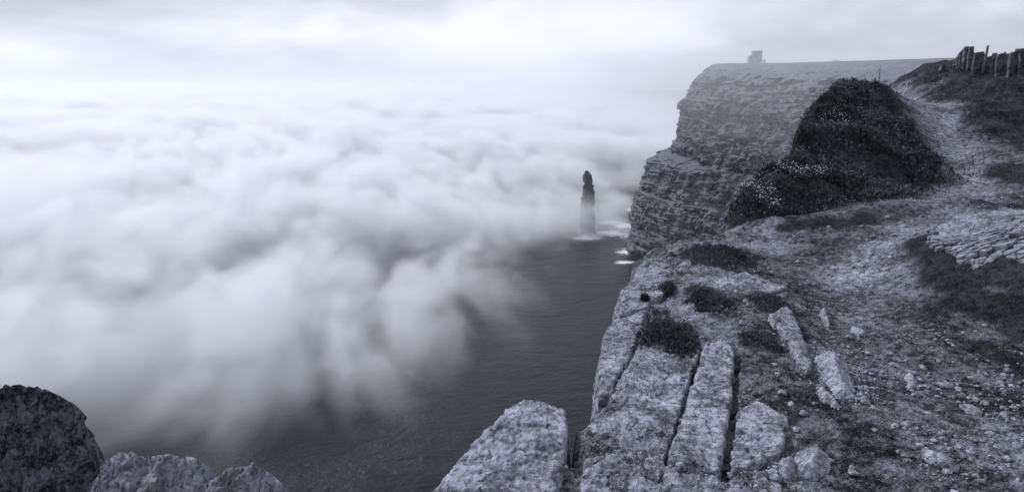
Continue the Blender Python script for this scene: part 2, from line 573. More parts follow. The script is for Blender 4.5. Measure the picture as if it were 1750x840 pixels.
def build_stack():
    m = rock_material('stack_rock', 0.03, 0.14, 0.08, 1.2)
    b = P(1003, 393, 736)
    nt, nz = 72, 90
    th = np.linspace(0, 2 * np.pi, nt + 1)[:-1]
    zz = np.linspace(-3, 76, nz)
    rad = 0.9 * np.interp(zz, [-3, 0, 8, 30, 55, 58, 60, 70, 73, 76], [13.5, 12.6, 11.0, 9.6, 9.2, 8.6, 6.2, 5.6, 3.8, 2.0])
    lean = np.interp(zz, [0, 58, 76], [0.8, -0.2, -2.2])
    ct, st = np.cos(th), np.sin(th)
    X = b[0] + lean[:, None] + rad[:, None] * ct * 0.85
    Yv = 736 + rad[:, None] * st
    Z = SEA + np.repeat(zz[:, None], nt, 1)
    p = np.stack([X, Yv, Z], -1)
    led = fbm(np.stack([X * 0.1, Yv * 0.1, Z], -1), 0.25, 3)
    rb = np.random.default_rng(9)
    A = np.repeat(th[None], nz, 0)
    for hh, na, am in ((9.0, 7, 1.5), (3.4, 12, 0.9)):
        lay = np.floor((Z - SEA + 2 * led) / hh + 5).astype(int)
        sec = np.floor((A / (2 * np.pi) * na + rb.uniform(0, 1, 60)[lay]) % na).astype(int)
        led = led + am * rb.uniform(-1, 1, (60, 20))[lay, sec]
    d = 0.9 * led + 1.6 * fbm(p, 0.12, 4) + 0.6 * fbm(p, 0.5, 3)
    d = d * np.interp(zz, [0, 66, 76], [1, 1, 0.35])[:, None]
    X, Yv = X + d * ct, Yv + d * st
    v = np.stack([X, Yv, Z], -1).reshape(-1, 3)
    f = []
    for r in range(nz - 1):
        for c in range(nt):
            f.append((r * nt + c, r * nt + (c + 1) % nt, (r + 1) * nt + (c + 1) % nt, (r + 1) * nt + c))
    f.append(tuple((nz - 1) * nt + c for c in range(nt)))
    o = mesh_obj('sea_stack', v, f, m)
    o.data.polygons.foreach_set('use_smooth', np.zeros(len(o.data.polygons), dtype=bool))
    tag(o, 'lone tall dark rock pillar rising out of the fog', 'sea stack')
    # low skerry at its foot
    c = P(1024, 388, 752)
    nt, nr = 60, 16
    th = np.linspace(0, 2 * np.pi, nt + 1)[:-1]
    vv, ff = [], []
    for r in range(nr):
        q = r / (nr - 1)
        for a in th:
            x, y = c[0] + 15 * q * math.cos(a), c[1] + 11 * q * math.sin(a)
            n = float(fbm(np.array([[x, y, 4.0]]), 0.13, 4)[0])
            vv.append((x, y, SEA - 1.2 + 4.4 * (1 - q ** 2) + 3.0 * n * (1 - q)))
    for r in range(nr - 1):
        for k in range(nt):
            ff.append((r * nt + k, r * nt + (k + 1) % nt, (r + 1) * nt + (k + 1) % nt, (r + 1) * nt + k))
    tag(mesh_obj('skerry', vv, ff, m), 'low black rock awash in surf beside the pillar', 'rock')


build_stack()


def build_foam():
    m, N, out = new_mat('sea_foam')
    p = N.n('ShaderNodeNewGeometry').outputs['Position']
    at = N.n('ShaderNodeAttribute', attribute_name='edge').outputs['Fac']
    n = N.noise(N.vm('MULTIPLY', p, (0.25, 1.0, 1.0)), 0.26, 6.0, 0.72, 1.2)
    a = N.smooth(N.m('ADD', n, N.m('MULTIPLY', at, 0.24)), 0.47, 0.62)
    b = N.n('ShaderNodeBsdfPrincipled')
    b.inputs['Base Color'].default_value = tone(0.8, 0.4)
    b.inputs['Roughness'].default_value = 0.9
    tr = N.n('ShaderNodeBsdfTransparent')
    mx = N.n('ShaderNodeMixShader')
    N.put(mx.inputs[0], a)
    N.t.links.new(tr.outputs[0], mx.inputs[1])
    N.t.links.new(b.outputs[0], mx.inputs[2])
    N.t.links.new(mx.outputs[0], out.inputs['Surface'])
    vv, ff, at_ = [], [], []
    # (u, v, half length px, half width px): streaks of surf on the water
    for (u, v, hu, hv) in ((1035, 398, 70, 11), (1000, 407, 40, 7), (1068, 386, 36, 9), (1074, 430, 30, 9), (1085, 404, 44, 10), (1045, 380, 40, 6), (1080, 358, 26, 5), (1066, 448, 26, 5), (1096, 340, 18, 4)):
        nr, nc = 7, 17
        base = len(vv)
        for r in range(nr):
            for c in range(nc):
                a, b2 = -1 + 2 * c / (nc - 1), -1 + 2 * r / (nr - 1)
                q = P(u + hu * a, v + hv * b2, 1.0)
                q = q * (SEA / q[2])
                vv.append((q[0], q[1], SEA + 0.05 + 0.01 * (base % 5)))
                at_.append(1.0 - 1.6 * min(1.0, math.hypot(a, b2)))
        for r in range(nr - 1):
            for c in range(nc - 1):
                i = base + r * nc + c
                ff.append((i, i + 1, i + nc + 1, i + nc))
    o = mesh_obj('sea_foam', vv, ff, m, smooth=False)
    la = o.data.attributes.new('edge', 'FLOAT', 'POINT')
    la.data.foreach_set('value', np.array(at_, dtype=np.float32))
    tag(o, 'white surf streaks on the water around the pillar', kind='stuff')


build_foam()


# ------------------------------------------------------------------ watchtower and hut on the headland
def prism(bm, pts, z0, z1, taper=1.0):
    c = np.mean(pts, axis=0)
    lo = [bm.verts.new((p[0], p[1], z0)) for p in pts]
    hi = [bm.verts.new((c[0] + (p[0] - c[0]) * taper, c[1] + (p[1] - c[1]) * taper, z1)) for p in pts]
    n = len(pts)
    for k in range(n):
        bm.faces.new((lo[k], lo[(k + 1) % n], hi[(k + 1) % n], hi[k]))
    bm.faces.new(hi)
    bm.faces.new(lo[::-1])


def ring(cx, cy_, r, n=20):
    return [(cx + r * math.cos(2 * math.pi * k / n), cy_ + r * math.sin(2 * math.pi * k / n)) for k in range(n)]


def rect(x0, y0, x1, y1):
    return [(x0, y0), (x1, y0), (x1, y1), (x0, y1)]


def bm_obj(name, bm, mat, parent=None, loc=None, smooth=False):
    bmesh.ops.recalc_face_normals(bm, faces=bm.faces[:])
    me = bpy.data.meshes.new(name)
    bm.to_mesh(me)
    bm.free()
    me.materials.append(mat)
    if smooth:
        me.polygons.foreach_set('use_smooth', np.ones(len(me.polygons), dtype=bool))
    o = bpy.data.objects.new(name, me)
    col.objects.link(o)
    if parent:
        o.parent = parent
    if loc is not None:
        o.location = loc
    return o


def build_tower():
    m = rock_material('tower_stone', 0.22, 0.36, 0.5, 0.15)
    dk, N, out = new_mat('dark_opening')
    finish(N, out, tone(0.02), 0.8)
    b = P(1291, 111.5, 690)
    t = empty('watchtower', (b[0], b[1], b[2] + 0.4))
    tag(t, 'squat castle-like stone watchtower on the clifftop skyline', 'tower')
    bm = bmesh.new()
    prism(bm, ring(0.4, 0, 5.6, 28), 0, 12.6, 0.97)
    prism(bm, ring(0.4, 0, 5.9, 28), 12.6, 13.2, 1.0)
    bm_obj('tower_wall', bm, m, t)
    for k in range(12):
        a = 2 * math.pi * (k + 0.5) / 12
        bm = bmesh.new()
        prism(bm, [(0.4 + r * math.cos(a + e), r * math.sin(a + e)) for r, e in ((5.0, -.14), (5.85, -.14), (5.85, .14), (5.0, .14))], 13.2, 14.3)
        bm_obj('merlon', bm, m, t)
    bm = bmesh.new()
    prism(bm, rect(-8.2, -3.2, -4.4, 3.2), 0, 8.8)
    tu = bm_obj('side_turret', bm, m, t)
    for k in range(3):
        bm = bmesh.new()
        prism(bm, rect(-8.2 + k * 1.45, -3.24, -7.4 + k * 1.45, -2.4), 8.8, 9.7)
        bm_obj('merlon', bm, m, tu)
    bm = bmesh.new()
    prism(bm, rect(8.7, -1.5, 9.8, 1.5), 0, 3.8)
    prism(bm, rect(5.4, -1.5, 8.698, 1.5), 3.4, 4.6)
    prism(bm, rect(8.7, -1.5, 10.1, 1.5), 3.802, 5.1)
    bm_obj('porch_arch', bm, m, t)
    for (x, z, wd, hh) in ((-1.2, 8.2, 0.9, 1.7), (2.4, 8.4, 0.9, 1.7), (0.6, 3.0, 1.1, 2.0)):
        bm = bmesh.new()
        prism(bm, rect(x - wd / 2, -5.75, x + wd / 2, -5.2), z, z + hh)
        bm_obj('window', bm, dk, t)
    h = P(1427, 109, 800)
    o = empty('hut', (h[0], h[1], h[2] + 0.8))
    tag(o, 'tiny pale flat-roofed hut on the skyline right of the tower', 'hut')
    m2 = rock_material('hut_wall', 0.3, 0.45, 0.5, 0.05)
    bm = bmesh.new()
    prism(bm, rect(-3.6, -2.5, 3.6, 2.5), 0, 3.2)
    bm_obj('wall', bm, m2, o)
    bm = bmesh.new()
    prism(bm, rect(-4.0, -2.9, 4.0, 2.9), 3.2, 3.7)
    bm_obj('roof', bm, m2, o)


build_tower()


# ------------------------------------------------------------------ the near clifftop
CTRL = [  # (u, v, forward distance)
    (735, 840, 2.75), (885, 692, 3.52), (972, 708, 3.45), (1020, 690, 3.58), (1025, 600, 4.58), (1050, 545, 5.3), (1055, 500, 6.15), (1090, 465, 7.0),
    (1085, 440, 7.6), (1150, 415, 8.2), (1240, 397, 8.6), (850, 840, 2.72), (1000, 840, 2.72), (1200, 840, 2.72), (1450, 840, 2.70), (1700, 840, 2.62),
    (1120, 680, 3.72), (1120, 600, 4.50), (1180, 480, 6.25), (1300, 450, 6.95), (1400, 400, 8.2), (1300, 560, 4.95), (1300, 700, 3.55), (1500, 500, 5.85),
    (1500, 600, 4.45), (1500, 700, 3.52), (1650, 700, 3.50), (1660, 378, 7.6), (1740, 372, 7.3), (1600, 410, 7.0), (1560, 470, 6.35), (1640, 560, 4.85),
    (1740, 620, 4.1), (1740, 440, 5.7), (1690, 480, 5.5), (1640, 440, 6.6), (1640, 300, 11.6), (1640, 240, 14.4), (1600, 180, 19), (1520, 146, 25), (1560, 150, 23),
    (1700, 250, 13.2), (1740, 200, 15.2), (1740, 166, 18), (1690, 142, 20.5), (1630, 122, 23), (1560, 130, 24.5), (1535, 139, 25.5),
    (1245, 390, 8.6), (1330, 382, 9.0), (1290, 335, 9.8), (1350, 268, 12), (1400, 275, 12), (1365, 212, 13.5), (1400, 172, 15), (1440, 150, 16.5),
    (1495, 152, 17.5), (1480, 205, 14.6), (1480, 262, 12.5), (1560, 235, 14), (1580, 268, 13), (1560, 322, 11), (1450, 325, 10.5), (1500, 365, 9.2), (1600, 340, 10.0),
]
CW = [tuple(P(*c)) for c in CTRL] + [(-1.5, 1.2, -2.0), (0, 1.2, -2.0), (2, 1.2, -2.0), (4, 1.5, -1.9), (9.5, 20, -0.7), (11, 24, -0.6), (13, 30, -0.3),
                                      (20, 30, 0.9), (26, 34, 1.6), (19, 20, 0.5), (15, 14, -0.6), (9, 8, -1.6), (7, 5, -1.7), (26, 22, 1.0), (14.2, 27, 0.0)]
CW = np.array(CW)


def _tps(r2):
    return 0.5 * r2 * np.log(r2 + 1e-9)


def _solve():
    xy, z = CW[:, :2], CW[:, 2]
    n = len(z)
    K = _tps(((xy[:, None] - xy[None]) ** 2).sum(-1)) + np.eye(n) * 0.02
    A = np.zeros((n + 3, n + 3))
    A[:n, :n] = K
    Pm = np.c_[np.ones(n), xy]
    A[:n, n:] = Pm
    A[n:, :n] = Pm.T
    return np.linalg.solve(A, np.r_[z, 0, 0, 0])


_W = _solve()


def Zs(x, y):
    x, y = np.asarray(x, float), np.asarray(y, float)
    r = _W[-3] + _W[-2] * x + _W[-1] * y
    for k in range(len(CW)):
        r = r + _W[k] * _tps((x - CW[k, 0]) ** 2 + (y - CW[k, 1]) ** 2)
    return r


@functools.lru_cache(None)
def G(u, v, ymin=2.0, ymax=34.0):
    """ground point below photo pixel (u, v): first crossing of the view ray with the smooth ground"""
    ys = np.geomspace(ymin, ymax, 1500)
    d = P(u, v, 1.0)
    dz = d[2] * ys - Zs(d[0] * ys, ys)
    k = np.argmax(dz < 0)
    if dz[k] >= 0:
        k = int(np.argmin(np.abs(dz)))
    Y = ys[k]
    return np.array([d[0] * Y, Y, float(Zs(d[0] * Y, Y))])


EDGE = [(-3.2, 0.2)] + [tuple(P(*c)[:2]) for c in (
    (735, 842, 2.74), (790, 783, 3.02), (840, 732, 3.29), (885, 692, 3.52), (930, 697, 3.49), (971, 707, 3.45), (971, 778, 3.02), (979, 778, 3.02), (985, 722, 3.36), (1020, 690, 3.58), (1021, 640, 4.1), (1025, 600, 4.58),
    (1033, 566, 5.0), (1049, 546, 5.3), (1052, 515, 5.8), (1056, 498, 6.15), (1090, 466, 7.0), (1083, 442, 7.6), (1105, 425, 8.0), (1150, 410, 8.4),
    (1240, 394, 8.7), (1248, 348, 9.6), (1300, 297, 10.9), (1352, 260, 12.2), (1365, 208, 13.6), (1400, 163, 15.2), (1432, 143, 16.9))] + [(9.6, 17.6), (11.4, 20.5), (14.0, 24.0), (18.6, 30.0), (26.0, 40.0), (45.0, 40.0), (45.0, 0.2)]
EDGE = np.array(EDGE)


def poly_sd(x, y, poly):
    """signed distance to a polygon, negative inside"""
    d2 = np.full(np.shape(x), 1e18)
    inside = np.zeros(np.shape(x), bool)
    n = len(poly)
    for k in range(n):
        ax, ay = poly[k]
        bx, by = poly[(k + 1) % n]
        ex, ey = bx - ax, by - ay
        t = np.clip(((x - ax) * ex + (y - ay) * ey) / (ex * ex + ey * ey + 1e-12), 0, 1)
        d2 = np.minimum(d2, (x - ax - t * ex) ** 2 + (y - ay - t * ey) ** 2)
        c = ((ay > y) != (by > y)) & (x < (bx - ax) * (y - ay) / (by - ay + 1e-12) + ax)
        inside ^= c
    d = np.sqrt(d2)
    return np.where(inside, -d, d)


def blob(x, y, u, v, ru, rv):
    """plan-space weight of a patch centred on the ground below pixel (u, v), radii in pixels"""
    c, a, b = G(u, v), G(u + ru, v), G(u, v + rv)
    rx = max(0.05, np.hypot(*(a - c)[:2]))
    ry = max(0.05, np.hypot(*(b - c)[:2]))
    return np.sqrt(((x - c[0]) / rx) ** 2 + ((y - c[1]) / ry) ** 2)


HUMP = np.array([G(u, v)[:2] for u, v in ((1246, 392), (1290, 388), (1340, 388), (1400, 372), (1450, 352), (1520, 338), (1590, 318), (1640, 296), (1600, 282), (1575, 262), (1560, 235), (1530, 205), (1545, 180))] +
                [(11.0, 19.5), (10.4, 21.5), (9.3, 20.0), (8.4, 17.0), (7.3, 15.3), (6.1, 13.6), (5.35, 12.2), (4.3, 10.9), (3.4, 9.6)])
# dark tufts growing on the ledge: (u, v, half width, half height)
TUFTS = [(1145, 582, 58, 40), (1208, 518, 42, 26), (1312, 522, 34, 18), (1296, 590, 32, 18), (1222, 442, 80, 24), (1140, 500, 16, 9), (1102, 520, 10, 6)]
HEATH_SHADE = [(1590, 135, 45, 10), (1650, 160, 40, 12), (1700, 212, 34, 22), (1735, 235, 30, 20), (1545, 140, 14, 8), (1610, 345, 34, 16), (1660, 470, 70, 50), (1700, 530, 70, 80), (1735, 470, 40, 60), (1585, 455, 30, 22), (1740, 630, 50, 40), (1740, 300, 60, 30)]  # heath and moss; right-bank patches also paint in shaded flank and vignette


SHRUBS = [(1478, 172, 0.75, 0.30), (1430, 205, 0.7, 0.22), (1395, 245, 0.6, 0.22), (1520, 245, 0.6, 0.25), (1562, 258, 0.5, 0.22), (1478, 275, 0.6, 0.22), (1325, 345, 0.4, 0.22),
          (1275, 365, 0.3, 0.16), (1400, 335, 0.45, 0.16), (1602, 296, 0.45, 0.16), (1540, 190, 0.7, 0.25)]
PLATE_BED = np.array([G(u, v)[:2] for u, v in ((1615, 470), (1585, 440), (1612, 412), (1660, 388), (1765, 376), (1765, 470), (1710, 458), (1655, 478))])
GROOVES = [(((1194, 612), (1178, 660), (1140, 792)), 0.022, 0.06), (((1258, 612), (1250, 700), (1238, 815)), 0.04, 0.06), (((1108, 540), (1045, 690)), 0.015, 0.04)]


def relief(x, y, full=True, want_path=False):
    """height of the near clifftop with its relief; also masks"""
    z = Zs(x, y)
    p = np.stack([x, y, np.zeros_like(x)], -1)
    sd = poly_sd(x, y, EDGE)
    mc = G(1700, 425)
    z = z + 0.27 * np.exp(-(((x - mc[0]) / 1.25) ** 2 + ((y - mc[1]) / 0.95) ** 2) ** 1.5)
    wob = 0.05 * fbm(p, 3.0, 3) + 0.03 * fbm(p + 9, 9.0, 2)
    cleft = sstep(np.hypot(x - 0.345, (y - 3.2) * 0.5), 0.12, 0.3)
    sd = sd + wob * sstep(y, 2.2, 4.0) * cleft
    hump = poly_sd(x, y, HUMP)
    hm = sstep(-hump, -0.15, 0.35)
    far = sstep(y, 9.0, 17.0)
    z = z + 0.05 * fbm(p, 0.9, 3) * sstep(y, 2.5, 7) + 0.20 * far * fbm(p, 0.55, 3)
    lump = fbm(p + 31, 0.8, 4, 0.55)
    z = z + far * (1 - hm) * 0.5 * np.clip(lump, 0, 1) * sstep(x / y, 0.62, 0.70)
    z = z + hm * (0.26 * fbm(p + 3, 1.4, 4, 0.55) + 0.03)
    for (u, v, r, hgt) in SHRUBS:
        c = G(u, v)
        z = z + hm * (1.5 if v > 215 else 0.8) * hgt * np.exp(-((x - c[0]) ** 2 + (y - c[1]) ** 2) / r ** 2)
    # rutted lip of turf in front of the hump
    lip = np.array([G(u, v)[:2] for u, v in ((1330, 392), (1400, 388), (1470, 372), (1530, 366), (1590, 352), (1640, 350))])
    dl = np.full(x.shape, 1e9)
    for k in range(len(lip) - 1):
        a, b = lip[k], lip[k + 1]
        e = b - a
        t = np.clip(((x - a[0]) * e[0] + (y - a[1]) * e[1]) / (e @ e), 0, 1)
        dl = np.minimum(dl, np.hypot(x - a[0] - t * e[0], (y - a[1] - t * e[1])))
    z = z + 0.17 * np.exp(-(dl / 0.42) ** 2)
    under = np.array([G(u, v)[:2] for u, v in ((1340, 398), (1400, 396), (1470, 384), (1530, 374), (1590, 362), (1640, 352))])  # shaded underside of the lip, put into the colour as dark vegetation
    du = np.full(x.shape, 1e9)
    for k in range(len(under) - 1):
        a, b = under[k], under[k + 1]
        e = b - a
        t = np.clip(((x - a[0]) * e[0] + (y - a[1]) * e[1]) / (e @ e), 0, 1)
        du = np.minimum(du, np.hypot(x - a[0] - t * e[0], y - a[1] - t * e[1]))
    du = sstep(du + 0.30 * fbm(p + 21, 2.5, 4, 0.6), 0.26, 0.0)
    z = z - 0.05 * du
    # rocky ledge, blocky and stepped near the edge
    rocky = sstep(-sd, 1.6, 0.2) * sstep(y, 9.5, 7.5)
    blk = fbm(p + 5, 2.4, 4, 0.6)
    z = z + rocky * (0.05 * np.round(blk * 5) / 5 + 0.03 * blk)
    rg0 = fbm(p + 66, 7.0, 3, 0.6)
    for gr, gw, gd in GROOVES:
        L = np.array([G(u, v)[:2] for u, v in gr])
        for k in range(len(L) - 1):
            a, b = L[k], L[k + 1]
            e = b - a
            t = np.clip(((x - a[0]) * e[0] + (y - a[1]) * e[1]) / (e @ e), 0, 1)
            dg = np.hypot(x - a[0] - t * e[0], y - a[1] - t * e[1]) + 0.022 * rg0
            z = z - gd * sstep(dg, gw, gw * 0.4)
    tuft = np.full(x.shape, 9.0)
    for t in TUFTS:
        tuft = np.minimum(tuft, blob(x, y, *t))
    z = z + 0.05 * sstep(tuft, 1.3, 0.2)
    heath_shade = np.full(x.shape, 9.0)
    for t in HEATH_SHADE:
        heath_shade = np.minimum(heath_shade, blob(x, y, *t))
    heath_shade = heath_shade + 1.9 * fbm(p + 40, 1.3, 5, 0.62) + 0.5 * fbm(p + 45, 9.0, 3)
    z = z + sstep(heath_shade, 1.2, 0.4) * (0.03 + 0.05 * far)
    if full:
        rg = fbm(p, 7.0, 4, 0.6)
        z = z + 0.034 * rg * (1 + 1.2 * rocky) + 0.014 * fbm(p, 26.0, 3, 0.6, ridged=True) * sstep(y, 14, 5)
    PATH = np.array([G(u, v)[:2] for u, v in ((1470, 820), (1490, 600), (1450, 450), (1560, 395), (1640, 320), (1650, 275), (1610, 215), (1590, 180), (1535, 148))])
    dp = np.full(x.shape, 1e9)
    for k in range(len(PATH) - 1):
        a, b = PATH[k], PATH[k + 1]
        e = b - a
        t = np.clip(((x - a[0]) * e[0] + (y - a[1]) * e[1]) / (e @ e), 0, 1)
        dp = np.minimum(dp, np.hypot(x - a[0] - t * e[0], y - a[1] - t * e[1]))
    worn = sstep(dp + 0.35 * fbm(p + 15, 1.3, 4, 0.6), 0.75, 0.1) * sstep(y, 3.5, 7.0)
    z = z - 0.10 * worn
    turf = 0.72 * sstep(dp + 0.9 * fbm(p + 55, 1.1, 4, 0.6), 0.75, 1.4) * sstep(y, 8.2, 10.5)
    bed = sstep(-poly_sd(x, y, PLATE_BED), -0.05, 0.08)
    z = z - 0.035 * bed
    veg = np.clip(np.maximum.reduce([sstep(-hump, -0.12, 0.1), sstep(tuft + 0.9 * fbm(p + 77, 5.0, 4, 0.6), 1.15, 0.45), 0.95 * sstep(heath_shade, 1.8, 0.3), turf, 0.75 * du]), 0, 1)  # vegetation plus shade painted on the right bank and under the lip
    # the edge: rounded shoulder, then the drop
    z = z - 0.10 * np.exp(np.minimum(sd, 0) / 0.07) * sstep(y, 2.0, 3.0)
    q = np.maximum(sd, 0)
    face = 0.5 * fbm(np.stack([x * 1.2, y * 1.2, z * 0 + q * 8], -1), 1.0, 3)
    z = z - q * (7.5 + 2.5 * face) - 0.25 * sstep(q, 0, 0.05)
    if want_path:
        return z, sd, veg * (1 - 0.8 * worn), rocky, worn
    return z, sd, veg, rocky


GROUND = None


def build_ground():
    global GROUND
    nr, nc = 760, 720
    Y = np.geomspace(1.4, 36, nr)
    T = np.linspace(-0.5, 1.18, nc)
    y = np.repeat(Y[:, None], nc, 1)
    x = y * T[None]
    z, sd, veg, rocky, worn = relief(x, y, want_path=True)
    v = np.stack([x, y, z], -1).reshape(-1, 3)
    f = grid_faces(nr, nc)
    keep = (sd.ravel() < 2.6)[f].all(1)
    f = f[keep]
    used = np.unique(f)
    idx = np.full(len(v), -1)
    idx[used] = np.arange(len(used))
    f = idx[f]
    v = v[used]
    m, N, out = new_mat('clifftop_ground')
    g = N.n('ShaderNodeNewGeometry')
    p = g.outputs['Position']
    vg = N.n('ShaderNodeAttribute', attribute_name='veg').outputs['Fac']
    rk = N.n('ShaderNodeAttribute', attribute_name='rock').outputs['Fac']
    a = N.noise(p, 1.6, 6.0, 0.65)
    b = N.noise(p, 14.0, 6.0, 0.7)
    c = N.noise(p, 90.0, 4.0, 0.7)
    cell = N.voro(p, 48.0)
    v1 = N.m('ADD', N.m('MULTIPLY', a, 0.35), N.m('ADD', N.m('MULTIPLY', b, 0.35), N.m('MULTIPLY', c, 0.3)))
    soil = N.smooth(v1, 0.45, 0.60, 0.010, 0.25)
    rock = N.smooth(v1, 0.43, 0.57, 0.03, 0.43)
    dust = N.smooth(N.noise(N.vm('ADD', p, (9.0, 2.0, 0.0)), 0.9, 5.0, 0.6, 0.5), 0.50, 0.64)
    soil = N.m('ADD', soil, N.m('MULTIPLY', dust, N.lin(b, 0.35, 0.65, 0.0, 0.18)))
    wn = N.n('ShaderNodeAttribute', attribute_name='worn').outputs['Fac']
    soil = N.m('ADD', soil, N.m('MULTIPLY', wn, N.lin(b, 0.35, 0.65, 0.02, 0.20)))
    vegc = N.smooth(v1, 0.42, 0.62, 0.006, 0.07)
    base = N.m('ADD', N.m('MULTIPLY', soil, N.m('SUBTRACT', 1.0, rk)), N.m('MULTIPLY', rock, rk))
    vq = N.smooth(N.m('ADD', vg, N.m('MULTIPLY', N.m('SUBTRACT', b, 0.5), 1.6)), 0.30, 0.70)
    val = N.m('ADD', N.m('MULTIPLY', base, N.m('SUBTRACT', 1.0, vq)), N.m('MULTIPLY', vegc, vq))
    h = N.m('ADD', N.m('MULTIPLY', b, 1.5), N.m('ADD', N.m('MULTIPLY', c, 0.6), N.m('MULTIPLY', cell, -0.5)))
    finish(N, out, grey(N, val), 0.95, h, 0.03, 1.0, 0.15)
    o = mesh_obj('ground', v, f, m)
    for nm, arr in (('veg', veg), ('rock', rocky), ('worn', worn)):
        la = o.data.attributes.new(nm, 'FLOAT', 'POINT')
        la.data.foreach_set('value', arr.ravel()[used].astype(np.float32))
    tag(o, 'trodden dirt path and rocky ledge along the cliff edge', kind='structure')
    GROUND = o


build_ground()


def ground_z(x, y):
    return relief(np.atleast_1d(np.asarray(x, float)), np.atleast_1d(np.asarray(y, float)))[0]


SLAB_MAT = rock_material('slab_rock', 0.12, 0.49, 4.0, 0.04, 0.4, 0.2)
SLAB_MAT2 = rock_material('pale_stone', 0.16, 0.50, 8.0, 0.02)
PLATE_MAT = rock_material('dried_mud', 0.08, 0.36, 4.0, 0.012)
GRAVEL_MAT = rock_material('gravel_stone', 0.05, 0.42, 9.0, 0.01)
CRAG_ROCK = rock_material('pale_crag_rock', 0.18, 0.50, 6.0, 0.04, 0.0, 0.3)
DARK_ROCK = rock_material('dark_crag_rock', 0.02, 0.27, 7.0, 0.05, 0.0, 0.15)


def slab(name, pix, lift, mat, rnd=0.03, seed=0, step=0.009, dome=0.0, rough=0.022, tilt=0.0, parent=None, sink=0.22, use_p=None):
    """a stone whose outline is given in photo pixels on the ground; built in plan as its own closed top and flanks"""
    poly = np.array([(G(u, v) if use_p is None else P(u, v, use_p))[:2] for u, v in pix])
    lo, hi = poly.min(0) - 0.03, poly.max(0) + 0.03
    nx_, ny_ = int((hi[0] - lo[0]) / step) + 2, int((hi[1] - lo[1]) / step) + 2
    x, y = np.meshgrid(np.linspace(lo[0], hi[0], nx_), np.linspace(lo[1], hi[1], ny_))
    p = np.stack([x, y, np.full_like(x, seed * 3.7)], -1)
    sd = poly_sd(x, y, poly) + 0.045 * fbm(p, 5.0, 5, 0.68) + 0.006 * fbm(p, 40.0, 2)
    zb = Zs(x, y)
    ins = np.clip(-sd, 0, None)
    w_ = max(0.02, float(ins.max()))
    z = zb + lift + dome * sstep(ins, 0, w_) + rough * fbm(p + 2, 5.0, 5, 0.6) + 0.5 * rough * fbm(p, 24.0, 3, 0.6, ridged=True)
    st = fbm(p + 60, 3.0, 4, 0.55)
    z = z + rough * 2.2 * np.round(st * 5) / 5
    ck = fbm(p + 90, 2.2, 3, 0.5)
    z = z - 0.014 * np.exp(-(ck / 0.018) ** 2)
    z = z - rnd * np.exp(-ins / (rnd * 0.8))
    q = np.clip(sd, 0, None)
    z = z - q * 9 - sink * 0.5 * sstep(q, 0, 0.012)
    z = np.maximum(z, zb - sink)
    f = grid_faces(ny_, nx_)
    keep = (sd.ravel() < 0.028)[f].any(1)
    f = f[keep]
    used = np.unique(f)
    idx = np.full(nx_ * ny_, -1)
    idx[used] = np.arange(len(used))
    return mesh_obj(name, np.stack([x, y, z], -1).reshape(-1, 3)[used], idx[f], mat, parent)


def build_slabs():
    S = [
        ([(1098, 585), (1192, 612), (1180, 650), (1152, 735), (1137, 778), (1060, 764), (1000, 742), (1038, 692), (1058, 650)], 0.018, 1),
        ([(1205, 596), (1250, 592), (1255, 630), (1246, 700), (1229, 808), (1143, 800), (1155, 745), (1178, 680), (1193, 640)], 0.045, 2),
        ([(1262, 708), (1285, 692), (1325, 708), (1346, 720), (1341, 775), (1300, 798), (1252, 812), (1250, 780)], 0.028, 3),
        ([(1052, 550), (1106, 532), (1092, 578), (1056, 642), (1034, 688), (1022, 690), (1025, 612), (1034, 568)], 0.02, 4),
        ([(735, 852), (790, 788), (840, 737), (888, 697), (930, 701), (968, 711), (968, 776), (950, 860)], 0.05, 5),
        ([(1060, 500), (1095, 470), (1150, 462), (1140, 500), (1110, 530), (1058, 542)], 0.03, 6),
        ([(1312, 548), (1342, 530), (1362, 560), (1386, 632), (1380, 650), (1366, 640), (1350, 600), (1330, 572)], 0.05, 7),
        ([(1000, 790), (1065, 772), (1135, 786), (1128, 850), (990, 850)], 0.02, 8),
        ([(1135, 806), (1228, 814), (1240, 860), (1130, 860)], 0.02, 9),
        ([(1246, 822), (1330, 806), (1340, 860), (1244, 860)], 0.02, 10),
        ([(1190, 480), (1270, 470), (1345, 495), (1300, 512), (1250, 500), (1200, 500)], 0.02, 11),
    ]
    for pix, lift, sd in S:
        slab('rock_slab', pix, lift, SLAB_MAT, 0.012, sd, parent=GROUND)
    for (pix, lift, dome, lab) in (
            ([(1393, 612), (1415, 609), (1446, 624), (1463, 682), (1432, 684), (1396, 648)], 0.02, 0.09, 'pale grooved boulder sunk in the gravel path, largest of the loose stones'),
            ([(1389, 664), (1408, 662), (1438, 698), (1425, 702), (1400, 684)], 0.01, 0.04, 'thin pale crescent stone at the foot of the grooved boulder'),
            ([(1358, 775), (1390, 768), (1418, 778), (1420, 812), (1395, 824), (1360, 815)], 0.02, 0.06, 'rounded pale stone low in the path near the slab ledge'),
            ([(1336, 792), (1356, 790), (1362, 820), (1340, 824), (1328, 812)], 0.01, 0.04, 'small stone wedged left of the rounded pale stone'),
            ([(1402, 530), (1412, 528), (1420, 560), (1410, 552)], 0.01, 0.03, 'small upright pale shard in the upper path'),
            ([(1545, 640), (1560, 634), (1570, 660), (1552, 668)], 0.01, 0.03, 'small pale angular stone in the middle of the path')):
        tag(slab('stone', pix, lift, SLAB_MAT2, 0.02, len(lab), dome=dome, step=0.007, rough=0.018), lab, 'stone')


build_slabs()


